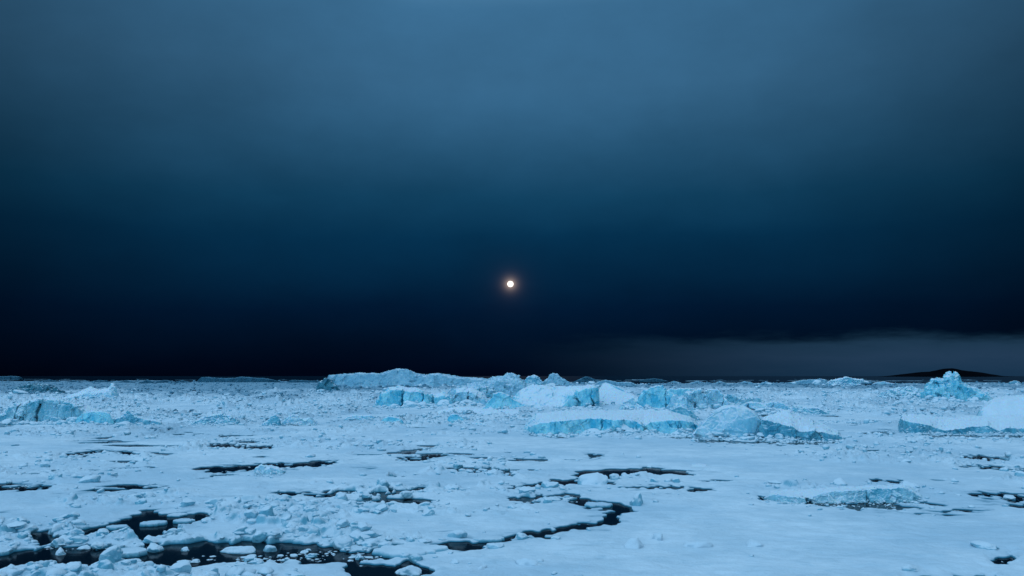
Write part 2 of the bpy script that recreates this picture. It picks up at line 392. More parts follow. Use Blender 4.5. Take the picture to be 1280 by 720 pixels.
berg('pale sharp twin-shouldered peak right of the snowy ridge summit', 484, [(675, 483), (680, 477), (687, 471), (691, 467), (696, 468), (702, 473), (708, 477), (718, 483)], M_PEAK, 60, lean=.9, skirt=.4, fac=.8)
berg('rounded turquoise peak just right of the snowy ridge summit', 484.5, [(652, 484), (656, 476), (661, 471), (667, 469), (672, 471), (677, 477), (682, 484)], M_TEAL, 50, lean=.7, skirt=.3)
berg('dull flat-topped iceberg behind the gap between white pyramid and turquoise block', 484, [(742, 483), (750, 477), (756, 475), (772, 478), (788, 478), (796, 483)], M_SLOPE, 60, skirt=.4)
berg('hazy low mound on the horizon above the turquoise block', 477, [(798, 476.5), (808, 474), (817, 473), (826, 474.5), (836, 476.5)], M_FARDIM, 150, skirt=0)
berg('low pointed iceberg with a jagged crest on the right horizon', 483, [(1030, 482), (1038, 476), (1046, 475), (1054, 472), (1058, 471), (1064, 474), (1075, 474), (1084, 478), (1092, 482)], M_TEAL, 70, lean=.9, skirt=.6, fac=1., rough=.6)
berg('broad knobbly ice mound on the horizon left of the jagged low iceberg', 482, [(980, 481), (988, 478), (1000, 476), (1010, 475), (1024, 474), (1032, 475), (1040, 481)], M_SLOPE, 80, skirt=.6, rough=.8)
berg('low rounded ice mound between the jagged low iceberg and the turquoise castle', 482, [(1086, 481), (1096, 478), (1105, 477), (1118, 480), (1130, 481)], M_PALE, 60, skirt=.6, rough=.6)
berg('small dome of ice on the horizon at the far right edge', 480.5, [(1259, 480), (1262, 477.5), (1268, 476), (1273, 477), (1277, 480)], M_TEAL, 40, skirt=.2)
berg('bright turquoise castle-shaped iceberg with a knobbed top, in front of the island', 505, [(1153, 504), (1156, 492), (1159, 484), (1162, 478), (1166, 476), (1174, 475), (1180, 475), (1184, 471), (1188, 468), (1194, 468), (1197, 472), (1199, 480), (1206, 484), (1216, 487), (1228, 494), (1240, 503)], M_BRIGHT, 30,
     ridge=[(1153, 500), (1157, 484), (1160, 478), (1164, 474), (1171, 473), (1180, 473), (1184, 468.5), (1189, 466), (1195, 466.5), (1197, 470), (1199, 477), (1206, 481), (1218, 485), (1230, 491), (1240, 501)], lean=.3, ridge_at=.3, rough=.4, fac=.8, ff=.5, bow=10, cracks=((1176, 1., 2.), (1160, 1., 2.)))
berg('rough tumbled mound of pale ice at the left foot of the turquoise castle', 503, [(1092, 502), (1104, 492), (1116, 486), (1130, 484), (1144, 485), (1152, 488), (1160, 494), (1166, 502)], M_GREY, 26, lean=1.6, rough=.9, fac=1.1, skirt=.8)
for x, b, h, wd in ((62, 477.5, 3, 14), (92, 478, 2.5, 10), (126, 478, 3, 16), (158, 478.5, 3, 12), (184, 479.5, 5, 12), (206, 479, 4, 18), (228, 478.5, 3, 12)):
    berg('small dim ice hump on the left horizon, left of the long low dim iceberg', b, [(x - wd, b - .5), (x - wd * .4, b - h * .6), (x, b - h), (x + wd * .35, b - h * .7), (x + wd, b - .5)], M_FARDIM, 60, skirt=0, rough=.6, fac=.9, nv=50, group='humps on the left horizon')
for x, b, h, wd in ((842, 479.5, 3, 10), (872, 480, 3.5, 14), (900, 481, 4, 12), (930, 481, 4, 16), (957, 482, 5, 12)):
    berg('small pale ice hump on the right horizon, left of the broad knobbly mound', b, [(x - wd, b - .5), (x - wd * .4, b - h * .6), (x, b - h), (x + wd * .35, b - h * .7), (x + wd, b - .5)], M_SLOPE, 50, skirt=.2, rough=.6, fac=.9, nv=50, group='humps on the right horizon')
# --- left group
berg('grooved greyish-teal iceberg at the left with deep vertical clefts', 531, [(-4, 530), (2, 521), (10, 517), (15, 510), (22, 506), (32, 505), (42, 502), (54, 500), (66, 499), (78, 501), (90, 504), (102, 510), (112, 514), (124, 517), (134, 521), (140, 530)], M_GREY, 18,
     ridge=[(-4, 526), (12, 512), (24, 503), (38, 500), (52, 497.5), (70, 498), (90, 501), (106, 507), (122, 511), (134, 516), (140, 527)], flute=.55, fl=3.2, cracks=((22, .9, 2.5), (30, 1., 3.), (44, 1.2, 3.), (75, 1.4, 3.), (84, .8, 2.)), lean=.3, rough=.3, fac=.7, ff=.26, bow=12, skirt=.8)
berg('glowing turquoise ice block at the right foot of the grooved left iceberg', 532.5, [(96, 532), (101, 522), (108, 516), (118, 514), (130, 514), (138, 517), (143, 524), (147, 532)], M_BRIGHT, 8, lean=.3, rough=.3, fac=.5, skirt=.5)
berg('low dark-teal tail of ice with one sharp tooth, right of the turquoise block', 532, [(140, 531), (146, 524), (153, 522), (159, 519), (162, 513.5), (166, 517), (171, 521), (178, 523), (186, 525), (196, 526), (202, 528), (207, 531)], M_TEAL, 10, lean=.4, rough=.35, fac=.6, bow=10, skirt=.5)
berg('pale iceberg with a pointed horn behind the grooved left iceberg', 503, [(76, 502), (86, 498), (100, 494), (112, 490), (122, 491), (132, 491), (137, 488), (140, 482), (143, 482), (146, 490), (152, 502)], M_PALE, 40,
     ridge=[(76, 500), (88, 494), (102, 489), (114, 484), (124, 487), (134, 486), (138, 483), (140.5, 478.5), (143, 479.5), (146, 489), (152, 500)], lean=.8, ridge_at=.3, rough=.25, fac=.5)
berg('jumbled dark-teal ice heap near the horizon above the grooved iceberg', 493, [(10, 492), (22, 485), (34, 482), (46, 480), (58, 481), (66, 483), (76, 488), (84, 492)], M_DARK, 30, lean=1.2, rough=.9, fac=1.2, skirt=.6)
berg('rounded turquoise hummock on the snowfield right of the grooved iceberg', 533, [(238, 532), (248, 527), (258, 522), (270, 519), (280, 517), (290, 520), (298, 525), (304, 532)], M_TEAL, 12, lean=.7, fac=.5, rough=.4, skirt=.7)
berg('small tilted turquoise ice block with a pointed top beside a white lump', 534, [(329, 533), (335, 527), (341, 521), (346, 519), (350, 523), (353, 532)], M_TEAL, 6, lean=.5, skirt=.5, nv=80)
berg('low pale jumble of ice right of the small tilted block', 532, [(354, 531), (360, 523), (366, 519), (374, 521), (381, 525), (388, 523), (396, 529), (400, 531)], M_PALE, 10, lean=.8, rough=.6, fac=.9, skirt=.8)
# --- central group, back to front
berg('snowy hill-shaped ridge with a rounded summit and rough cracked flank', 497, [(560, 494), (580, 489), (596, 488), (610, 486), (622, 482), (637, 476), (648, 478), (656, 484), (668, 490), (676, 496)], M_PEAK, 60,
     ridge=[(560, 490), (575, 484), (590, 480), (605, 478), (620, 472), (630, 469), (637, 467.4), (644, 470), (652, 476), (662, 482), (676, 492)], lean=1.2, ridge_at=.45, rough=.8, rf=.5, fac=1.1, ff=.45, skirt=0)
berg('bright blue ice block split by two dark clefts, left end of the crevassed wall', 511, [(470, 510), (476, 502), (480, 493), (486, 488), (494, 487), (503, 487), (512, 488), (521, 489), (529, 491), (535, 497), (538, 509)], M_BRIGHT, 22,
     ridge=[(470, 506), (478, 494), (487, 485), (500, 483.5), (512, 484.5), (524, 486), (534, 491), (538, 504)], flute=.7, fl=5., cracks=((503, 1.2, 3.5), (529, 1.2, 3.)), lean=.25, ridge_at=.4, rough=.35, fac=.9, ff=.24, bow=14)
berg('leaning blue ice block with a ragged cleft, second from the left in the crevassed wall', 510.5, [(532, 510), (535, 500), (539, 494), (544, 497), (549, 497), (553, 494), (558, 497), (562, 503), (565, 510)], M_BRIGHT, 16,
     ridge=[(532, 505), (538, 491), (546, 492), (554, 490), (560, 494), (565, 505)], cracks=((541, 1.2, 3.), (557, 1.6, 3.5)), lean=.35, rough=.35, fac=1., ff=.24, bow=12)
berg('pale blue ice tower with one black cleft, right end of the crevassed wall', 510, [(562, 509), (566, 498), (570, 491), (576, 489), (584, 489), (590, 491), (597, 493), (604, 498), (610, 508)], M_PALE, 18,
     ridge=[(562, 505), (570, 488), (580, 486), (592, 487), (602, 492), (610, 504)], cracks=((586, 1.2, 4.5), (569, .8, 2.)), lean=.22, rough=.35, fac=.9, ff=.24, bow=12)
berg('rough cracked ice hummock with dark seams between crevassed wall and snowy ridge', 503, [(586, 502), (590, 494), (596, 488), (602, 485), (608, 484), (615, 488), (624, 492), (634, 497), (642, 502)], M_GREY, 16, cracks=((600, .8, 2.), (609, .8, 2.5), (618, .8, 2.), (628, .8, 1.5)), lean=.7, rough=.8, fac=1.2, ff=.5, skirt=.4)
berg('big tilted slab of white snow in the middle with a hollow blue end wall', 512, [(640, 511), (652, 506), (668, 510), (684, 510), (698, 510), (706, 505), (714, 496), (722, 489), (732, 485.5), (740, 484), (746, 484), (748, 494), (749, 509)], M_BRIGHT, 30,
     ridge=[(640, 498), (650, 488), (660, 483), (670, 480), (685, 481), (700, 482), (716, 483), (730, 482.5), (742, 481), (747, 485), (749, 500)], cracks=((741, 1.6, 4.), (722, 3., 3.)), lean=.2, ridge_at=.62, rough=.3, fac=.4, bow=18, skirt=.6)
berg('turquoise pyramid-shaped block with one bright and one dark facet', 514.5, [(599, 514), (606, 508), (613, 500), (619, 493.5), (624, 491), (628, 491.5), (636, 496), (648, 502), (658, 506.5), (667, 510), (673, 514)], M_BRIGHT, 12, lean=.45, rough=.22, fac=.6, ff=.2, bow=8, skirt=.4)
berg('smooth white snow-faced pyramid in the middle of the central icebergs', 509, [(743, 508), (745, 500), (748, 491), (752, 481), (757, 479), (766, 484), (776, 489), (788, 495), (799, 500), (806, 507)], M_PALE, 16,
     ridge=[(743, 504), (748, 490), (752, 480), (757, 477.5), (766, 481), (776, 486), (790, 492), (800, 497), (806, 505)], lean=1.3, ridge_at=.5, rough=.12, fac=.12, bow=10, skirt=.3)
berg('bright turquoise ice block with a squared top right of the white pyramid', 514, [(794, 512), (797, 504), (801, 496), (806, 489), (813, 484), (820, 483), (827, 482), (831, 486), (834, 494), (840, 492), (846, 498), (852, 506), (857, 513)], M_BRIGHT, 14, lean=.28, rough=.3, fac=.6, ff=.25, bow=14, cracks=((834, 1., 2.),))
berg('flat-topped deep turquoise block behind the squared ice block', 501, [(830, 500), (833, 490), (838, 486), (848, 486), (858, 486), (868, 487), (872, 492), (875, 500)], M_BRIGHT, 24, lean=.2, rough=.3, fac=.4, skirt=.2)
berg('pale grooved ice tower with dark vertical cracks, between squared block and big boulder', 516, [(840, 515), (846, 505), (852, 497), (862, 492), (872, 488), (880, 487), (890, 486), (896, 487), (902, 493), (907, 501), (912, 508), (918, 514)], M_PALE, 18,
     flute=1.0, fl=2.2, cracks=((872, 1.0, 2.6), (885, 1., 2.), (904, 1., 2.2)), lean=.3, rough=.5, fac=.7, bow=14, skirt=.3)
berg('pale rounded ice hump with a blue notch behind the big boulder', 518, [(918, 517), (923, 509), (930, 505), (938, 503), (948, 504), (958, 504), (968, 503), (977, 504), (984, 509), (990, 517)], M_PALE, 16, cracks=((942, 3., 3.5), (967, 1.5, 1.5)), lean=.6, rough=.4, fac=.6, bow=14, skirt=.4)
berg('long low wall of rounded turquoise ice under a snow slope, front of the middle group', 545, [(655, 543), (661, 536), (674, 528), (690, 526), (704, 524), (720, 523.5), (735, 523), (750, 522), (765, 524), (780, 523), (795, 526), (804, 531), (812, 527), (825, 525), (840, 524), (852, 524), (864, 528), (874, 536), (878, 544)], M_BRIGHT, 42,
     ridge=[(655, 530), (670, 518), (690, 514), (720, 513), (760, 513), (800, 512), (835, 513), (862, 521), (878, 536)], flute=1.3, fl=2.8, cracks=((752, .8, 1.3), (806, 2.5, 2.), (848, .8, 1.)), lean=.28, ridge_at=.8, rough=.3, fac=.45, bow=9, skirt=1.6)
berg('big pale boulder-shaped iceberg with a dark left edge and slanting cracks', 549, [(862, 548), (868, 542), (875, 533), (884, 522), (892, 515), (900, 510.5), (910, 509), (922, 510), (932, 512), (941, 517), (948, 526), (952, 536), (954, 547)], M_PALE, 13,
     ridge=[(862, 545), (873, 532), (884, 520), (894, 511), (904, 506.5), (915, 505), (928, 508), (940, 514), (948, 522), (954, 540)], cracks=((871, 3., 2.),), lean=.6, ridge_at=.55, rough=.22, fac=.5, ff=.13, bow=5, skirt=.3)
berg('low teal iceberg with a sloping snow cap, right end of the central group', 551.5, [(947, 550), (949, 535), (952, 525), (958, 524), (966, 527), (975, 529), (985, 532), (996, 537), (1004, 538), (1014, 537), (1024, 538), (1032, 540), (1040, 542), (1047, 546), (1050, 550)], M_TEAL, 26,
     ridge=[(947, 532), (955, 521), (965, 517), (975, 513.5), (986, 513), (1000, 519), (1015, 526), (1030, 533), (1044, 540), (1050, 546)], flute=.9, fl=2.5, lean=.2, ridge_at=.55, rough=.35, fac=.5, bow=12)
berg('white snow bank heaped in front of the crevassed wall and the turquoise pyramid', 521, [(540, 520), (556, 514), (572, 511), (590, 512.5), (606, 514), (622, 515), (640, 514.5), (654, 516), (668, 520)], M_PALE, 14,
     ridge=[(540, 517), (556, 511), (574, 508), (592, 509), (608, 511), (624, 512), (642, 511.5), (656, 513), (668, 518)], lean=2.2, ridge_at=.7, rough=.35, fac=.35, bow=6, skirt=.8)
berg('pointed ice fin standing in front of the notch between white pyramid and squared block', 514.5, [(772, 514), (777, 507), (783, 501), (789, 499), (794, 503), (800, 508), (806, 514)], M_PALE, 7, lean=.6, rough=.25, fac=.8, ff=.25, bow=8, skirt=.4, nv=90)
berg('white wedge of ice leaning on the right side of the squared turquoise block', 515, [(832, 514.5), (836, 505), (840, 494), (843, 492), (847, 497), (852, 503), (858, 508), (866, 514.5)], M_PALE, 7, lean=.4, rough=.25, fac=.8, ff=.25, bow=8, skirt=.4, nv=90)
berg('tilted pale ice slab poking from the snow slope left of the big boulder', 527, [(826, 526), (834, 517), (842, 511), (850, 508.5), (857, 511), (866, 518), (874, 526)], M_GREY, 7, lean=.5, rough=.25, fac=.8, ff=.25, bow=8, skirt=.3, nv=90)
berg('jagged pale ice blocks behind the notched hump, right of the grooved tower', 510, [(890, 509), (898, 500), (906, 495), (914, 493), (920, 497), (930, 500), (938, 497), (946, 498), (954, 503), (960, 509)], M_GREY, 14, lean=.7, rough=.5, fac=1., ff=.4, bow=10, skirt=.5)
berg('low teal ice lumps behind the sloping snow cap at the central group', 519, [(976, 518.5), (984, 512), (992, 508), (1000, 508), (1008, 511), (1018, 510), (1026, 513), (1036, 518.5)], M_TEAL, 12, lean=.8, rough=.5, fac=.9, skirt=.5)
# --- right group
berg('smooth white snow dome at the right edge behind the low dark-teal cliff', 534, [(1214, 533), (1220, 520), (1228, 510), (1238, 504), (1252, 500), (1270, 498), (1290, 498), (1310, 503), (1330, 530)], M_PALE, 40,
     ridge=[(1214, 528), (1222, 512), (1232, 502), (1242, 497.5), (1256, 495), (1275, 494), (1295, 494), (1312, 500), (1330, 526)], lean=1.6, ridge_at=.45, rough=.25, fac=.12, skirt=.2, bow=6)
berg('low dark-teal ice cliff with snow on top along the right edge', 543, [(1120, 541), (1124, 524), (1134, 526), (1148, 528), (1160, 531), (1170, 536), (1178, 538), (1188, 535), (1200, 534), (1212, 532), (1222, 531), (1232, 531), (1240, 536), (1246, 538), (1254, 534), (1266, 534), (1280, 536), (1300, 534), (1330, 538)], M_TEAL, 30,
     ridge=[(1120, 530), (1126, 520), (1140, 518), (1160, 520), (1180, 523), (1210, 521), (1240, 519), (1280, 518), (1330, 524)], flute=.8, fl=2.2, lean=.3, ridge_at=.6, rough=.35, fac=.5, bow=18, skirt=.9)
# --- small turquoise blocks on the pack in the middle distance
berg('smooth turquoise ice lump lying on the snow left of the middle', 533, [(474, 532), (477, 527), (481, 523), (488, 521), (496, 522), (503, 525), (507, 532)], M_BRIGHT, 7, lean=.5, fac=.3, rough=.25, skirt=.7, nv=80)
berg('pale ice ledge beside the smooth turquoise lump, with a dark chink', 529, [(430, 528), (436, 521), (446, 519), (456, 520), (464, 519), (470, 521), (473, 528)], M_PALE, 8, lean=.4, fac=.6, skirt=.6, nv=80)
berg('leaning turquoise ice block on the snow in front of the pyramid block', 531, [(559, 530), (561, 522), (565, 518), (570, 518), (576, 521), (582, 526), (588, 530)], M_BRIGHT, 7, lean=.5, fac=.5, rough=.25, skirt=.4, nv=80)
berg('low flat blue ice block beside the leaning turquoise one', 529.5, [(584, 529), (588, 525), (594, 523.5), (600, 524), (604, 529)], M_TEAL, 6, lean=.6, fac=.3, skirt=.3, nv=60)
berg('pale rounded ice lump below the leaning turquoise block', 535.5, [(582, 535), (587, 530), (596, 528), (606, 530), (612, 532), (623, 532.5), (626, 535)], M_PALE, 6, lean=.6, fac=.3, rough=.25, skirt=.3, nv=80)
berg('bluish knuckled ice lump beside a dark crack left of the middle', 595, [(321, 594), (324, 586), (330, 582), (337, 584), (343, 585), (350, 586), (357, 588), (360, 594)], M_PALE, 4, lean=.5, rough=.5, fac=.9, skirt=.6, nv=90)
berg('thin grey-blue crust of snow-free ice lying on the snow ahead of the boulder iceberg', 586.5, [(858, 586), (863, 583), (872, 582), (880, 583), (884, 586)], M_TEAL, 6, lean=3., fac=.2, rough=.15, skirt=0, nv=50, soft=.2)
berg('thin grey-blue crust of snow-free ice with a darker rim, left of its twin', 584.5, [(804, 584), (808, 581.5), (816, 581), (823, 582), (826, 584)], M_TEAL, 6, lean=3., fac=.2, rough=.15, skirt=0, nv=50, soft=.2)
berg('long low pressure ridge with a shaded teal edge behind the smooth foreground floe', 629, [(948, 628.5), (956, 622), (968, 618), (985, 620), (1000, 622), (1012, 620), (1024, 616), (1040, 614), (1056, 613), (1070, 614), (1084, 612), (1098, 612), (1110, 611), (1122, 610), (1132, 615), (1142, 622), (1152, 628.5)], M_GREY, 9,
     ridge=[(948, 625), (960, 616), (985, 613.5), (1010, 612), (1035, 610), (1070, 609.5), (1108, 607.5), (1125, 607), (1142, 615), (1152, 625)], flute=.3, fl=1.5, cracks=((1008, 2., 1.2), (1082, .8, .8)), lean=.7, ridge_at=.6, rough=.22, fac=.5, bow=7, skirt=.25, name='pressure_ridge', cat='ice ridge')

# ------------------------------------------------------------------ pack ice sheet
QF = CAMH * F                                   # V = QF / Y is the row offset below the horizon
LEADS = [  # (row of photo points with half-widths in photo pixels)
    [(-60, 704, 7), (0, 702, 7), (25, 697, 8), (55, 692, 7), (90, 692, 9), (140, 690, 9), (175, 692, 7), (215, 689, 7), (260, 687, 8), (300, 684, 8), (345, 682, 7), (380, 685, 8), (420, 688, 7), (455, 690, 6), (472, 686, 4), (505, 680, 2.5), (540, 678, 3), (580, 676, 4), (620, 671, 3.5), (660, 664, 3.5), (700, 659, 3), (738, 651, 4), (770, 640, 5), (783, 636, 2)],
    [(118, 660, 2), (150, 655, 4), (178, 650, 9), (200, 653, 13), (225, 651, 10), (243, 646, 6), (264, 643, 3)],
    [(196, 660, 3), (198, 672, 3), (206, 684, 4)],
    [(440, 694, 4), (462, 702, 5), (480, 708, 8), (510, 709, 5), (545, 708, 2)], [(455, 712, 6), (470, 722, 7), (500, 730, 6)],
    [(545, 707, 1.5), (525, 702, 1.5), (500, 698, 1)],
    [(715, 622, 2), (735, 626, 5), (760, 629, 4), (778, 634, 5)],
    [(56, 668, 3), (70, 668, 4.5), (86, 667, 2)],
    [(-30, 605, 2), (0, 605, 2.5), (25, 606, 2.5), (50, 605, 2), (75, 604, 1)], [(150, 606, 1.5), (190, 607, 2.5), (215, 607, 1)],
    [(255, 584, 1), (285, 583, 3), (330, 581, 2.5), (360, 580, 3), (400, 577, 2.5), (425, 574, 1)],
    [(85, 566, 1.5), (112, 564, 3), (140, 562, 2), (172, 566, 1.2)], [(262, 556, 2), (285, 556, 3), (320, 556.5, 1.2), (345, 557, .8)],
    [(340, 613, 1.2), (385, 614, 2), (445, 614, 2.5), (490, 613, 2), (515, 608, 2.2), (530, 606, 1.5)],
    [(500, 572, 1), (540, 570, 2)], [(565, 583, 2), (590, 583, 3.5), (615, 584, 2), (640, 591, 2)],
    [(640, 607, 1.5), (665, 604, 2.5), (690, 601, 2), (720, 598, 2.5), (760, 601, 2)], [(640, 620, 2), (665, 621, 3), (690, 618, 2), (720, 615, 2.5)],
    [(730, 567, 1.2), (755, 568, 2)], [(780, 606, 1), (800, 604, 2), (845, 607, 2)], [(862, 610, 2), (880, 609, 1.5)],
    [(945, 617, 1.5), (975, 621, 3), (1020, 625, 3), (1060, 624, 2), (1095, 628, 3.5), (1115, 628, 1.5)],
    [(1078, 597, 1.), (1100, 597.5, 2), (1120, 598, .8)], [(1192, 569, 1.5), (1215, 570, 3), (1245, 572, 1.2)], [(1195, 580, .8), (1225, 582, 1.6), (1290, 584, 1.2)],
    [(1210, 613, 1), (1245, 616, 2.2), (1300, 618, 3)], [(1250, 626, 1.5), (1290, 627, 3)], [(1080, 563, .8), (1100, 563, 1.6), (1135, 564, .8)],
    [(660, 541, 1.), (690, 542.5, 1.6), (720, 543, .8)], [(1160, 543, 1.2), (1220, 543.5, 1.5), (1290, 544, 1.5)], [(868, 549.5, 1.2), (950, 550.5, 1.4), (1040, 552, 1.2)],
    [(1122, 726, 4), (1130, 718, 4), (1155, 718, 4), (1180, 719, 5), (1205, 716, 3), (1218, 713, 1.5)], [(1222, 694, 2), (1234, 693, 3.5), (1246, 690, 1.5)],
]
SMOOTH = [(930, 665, 330, 40), (760, 700, 330, 40), (1050, 590, 130, 14), (520, 655, 120, 14), (900, 560, 160, 8), (430, 710, 60, 14), (150, 640, 130, 12), (420, 597, 80, 8), (560, 600, 90, 8), (40, 640, 70, 20), (300, 660, 60, 10), (880, 577, 120, 8), (620, 548, 150, 5), (230, 510, 50, 8), (610, 625, 70, 10), (1180, 590, 120, 10), (300, 705, 110, 14)]
def pack_height(X, Y, res):
    """height of the ice above the sea; res = local row spacing in metres, finer detail than that is left out"""
    sx = X / Y * F; V = QF / Y
    wob = np.clip(V / 90, .15, 1.6)
    wx = (fbm2(X * .35, Y * .22, 4, 50) - .5) * 22 * wob; wy = (fbm2(X * .30, Y * .16, 4, 61) - .5) * 9 * wob * (.5 + .5 * sstep(V, 130, 180))
    wx = wx + (vn2(X * 1.6, Y * 1.1, 66) - .5) * 7 * wob; wy = wy + (vn2(X * 1.5, Y * .8, 67) - .5) * 3.4 * wob
    U = sx + wx; W = V + wy
    mpx = Y / V                                   # metres of depth per photo pixel row
    lead = np.full(X.shape, -99., np.float32)
    for ln in LEADS:
        pts = [(p[0] - 640.0, p[1] - HOR + 1.2, p[2]) for p in ln]
        y0 = min(p[1] for p in pts) - 45; y1 = max(p[1] for p in pts) + 45
        x0 = min(p[0] for p in pts) - 60; x1 = max(p[0] for p in pts) + 60
        idx = np.nonzero((V > y0) & (V < y1) & (sx > x0) & (sx < x1))
        if not len(idx[0]): continue
        u = U[idx]; vv = W[idx]; best = np.full(u.shape, -99., np.float32)
        for (ax, ay, aw), (bx, by, bw) in zip(pts[:-1], pts[1:]):
            ex, ey = bx - ax, by - ay; t = np.clip(((u - ax) * ex + (vv - ay) * ey) / (ex * ex + ey * ey), 0, 1)
            dd = np.hypot(u - ax - t * ex, vv - ay - t * ey); best = np.maximum(best, ((aw + (bw - aw) * t) * np.where(vv > 150, np.where(u < -110, 1.4, .95), .74) + .35) * np.where(vv > 150, .75 + .5 * vn2(u * .045, vv * .16, 77), .35 + 1.1 * vn2(u * .045, vv * .16, 77)) - dd)
        lead[idx] = np.maximum(lead[idx], best)
    sm = np.zeros(X.shape, np.float32)
    for cx, cy, rx, ry in SMOOTH:
        dd = ((U - (cx - 640)) / rx) ** 2 + ((W - (cy - HOR)) / ry) ** 2
        sm = np.maximum(sm, sstep(dd, 1.15, .55))
    # scattered small openings in the rough middle distance
    op = fbm2(X * .10, Y * .075, 3, 80); op2 = fbm2(X * .12, Y * .17, 4, 90)
    amt = sstep(V, 8, 22) * (1 - sstep(V, 150, 190)) * (1 - sm)
    hole = sstep(op, .52, .70) * amt
    small = (op2 - (.80 - .16 * hole)) * 26 * np.clip(V / 60, .35, 1.5)
    lead = np.where(hole > .02, np.maximum(lead, np.minimum(small, 2)), lead)
    cut = sstep(lead, -1.1, .5)                   # 1 in open water
    # rubble
    rb = sstep(fbm2(X * .055, Y * .04, 4, 120), .40, .62)
    rbf = sstep(fbm2(X * .016, Y * .006, 4, 125), .38, .60)
    rb = np.maximum(rb, sstep(V, 48, 28) * (.25 + .75 * rbf))
    near = sstep(lead, -16, -2) * (1 - cut)
    rb = np.clip(rb * (1 - .96 * sm) + near * .12, 0, 1)
    inland = sstep(lead, 0, -14)
    h = .10 + inland * (.10 + .12 * (fbm2(X * .03, Y * .03, 3, 130) - .3) + .34 * (fbm2(X * .12, Y * .10, 3, 133) - .4) * (1 - .5 * sm))
    gain = 1 + 1.8 * sstep(V, 70, 25) + 2.2 * sstep(V, 26, 12)
    for f, a, k in ((.075, .62 * sstep(V, 75, 35), 138), (.22, .62, 140), (.55, .60, 150), (1.3, .28, 160), (2.9, .09, 170)):
        fade = np.clip(1.4 / (f * res) - .5, 0, 1)
        if not np.any(fade > 0): continue
        d1, d2, v = worley2(X * f + .35 * vn2(X * f * 2, Y * f * 2, k), Y * f + .35 * vn2(X * f * 2 + 9, Y * f * 2, k + 5), k)
        blk = sstep(d2 - d1, 0, .35) * (1 - .55 * d1 * d1) * np.maximum(v - .35, 0) * 1.5
        h = h + blk * a * fade * rb * gain * (.35 + .65 * inland)
    h = h + (np.abs(fbm2(X * .28, Y * .5, 4, 185) - .5) * -.46 + .06) * inland * np.clip(1.6 / res, 0, 1)
    h = h + (fbm2(X * 1.1, Y * 1.1, 4, 180) - .5) * .10 * np.clip(1.2 / res, 0, 1) * (1 - .5 * sm)
    # loose ragged ice edge far out
    fr = sstep(V, 4.5 + 3 * sstep(sx, -150, 150), 14 + 1 * sstep(sx, -150, 150))
    far = fbm2(X * .012, Y * .006, 4, 200)
    cut = np.maximum(cut, 1 - sstep(far + fr * 1.1, .62, .70))
    return np.where(cut > 0, h * (1 - cut) - .5 * cut, h), rb * (1 - cut), cut, sm
NR, NCc = 1020, 1360
qv = np.concatenate([np.linspace(4.0, 40, 150, endpoint=False), np.linspace(40, 310, NR - 150)])
Yr = QF / qv; sv = np.linspace(-.80, .80, NCc)
GX = (sv[None, :] * Yr[:, None]).astype(np.float32); GY = np.repeat(Yr[:, None], NCc, 1).astype(np.float32)
res = np.abs(np.gradient(Yr))[:, None] * np.ones((1, NCc)); res = np.maximum(res * .55, GX * 0 + Yr[:, None] * (sv[1] - sv[0]))
GH, GR, GC, GS = pack_height(GX, GY, res)
P = np.stack([GX, GY, GH], -1).reshape(-1, 3)
Fc = gridfaces(NR, NCc)[:, ::-1]
zmax = P[:, 2][Fc].max(1); Fc = Fc[zmax > -.12]
# dimness of the distance put into the ice colour, on rubble and far left
dusky = GR * sstep(fbm2(GX * .02, GY * .007, 4, 210) + .30 * sstep(QF / GY, 34, 12) + .16 * sstep(GX / GY, .1, -.45), .58, .95)
dusky = np.clip(dusky + .95 * sstep(QF / GY + 7 * (fbm2(GX * .015, GY * .006, 4, 215) - .5), 20 + 9 * sstep(GX / GY, .0, -.35), 7) * (.55 + .45 * sstep(GX / GY, .2, -.25)), 0, 1)
me = mesh_from('pack_ice', P, Fc, M_PACK)
at = me.attributes.new('far_dimming', 'FLOAT', 'POINT'); at.data.foreach_set('value', dusky.ravel().astype(np.float32))
add('pack_ice', me, kind='structure')
def lookup(A, x, y):
    j = np.clip(np.round((x / y - sv[0]) / (sv[1] - sv[0])).astype(int), 0, NCc - 1)
    i = np.clip(np.round(np.interp(QF / y, qv, np.arange(NR))).astype(int), 0, NR - 1)
    return A[i, j]

# ------------------------------------------------------------------ ice chunks
def chunk_shape(seed, sub, flat=1.0, smooth=.0):
    r = np.random.default_rng(seed)
    bm = bmesh.new(); bmesh.ops.create_icosphere(bm, subdivisions=sub, radius=1)
    V = np.array([v.co[:] for v in bm.verts]); Fx = np.array([[v.index for v in f.verts] for f in bm.faces]); bm.free()
    for _ in range(9):
        nrm = r.normal(size=3); nrm /= np.linalg.norm(nrm); dcut = r.uniform(.42, .8)
        ex = np.maximum(V @ nrm - dcut, 0); V = V - ex[:, None] * nrm * (.92 - smooth)
    V = V * r.uniform(.75, 1.25, 3)
    V = V * (1 + ((fbm3(V, 1.8, 3, seed) - .5) * .5)[:, None])
    if flat < 1: V[:, 2] *= flat
    return V, Fx
LOW = [chunk_shape(100 + i, 1 if i % 2 else 2) for i in range(14)]
def in_berg(x, y):
    r = np.zeros(x.shape, bool)
    for X, yf, yb in bergboxes:
        a = (x > X[0]) & (x < X[-1]); f = np.interp(x, X, yf); b = np.interp(x, X, yb)
        r |= a & (y > f + .2) & (y < b - .2)
    return r
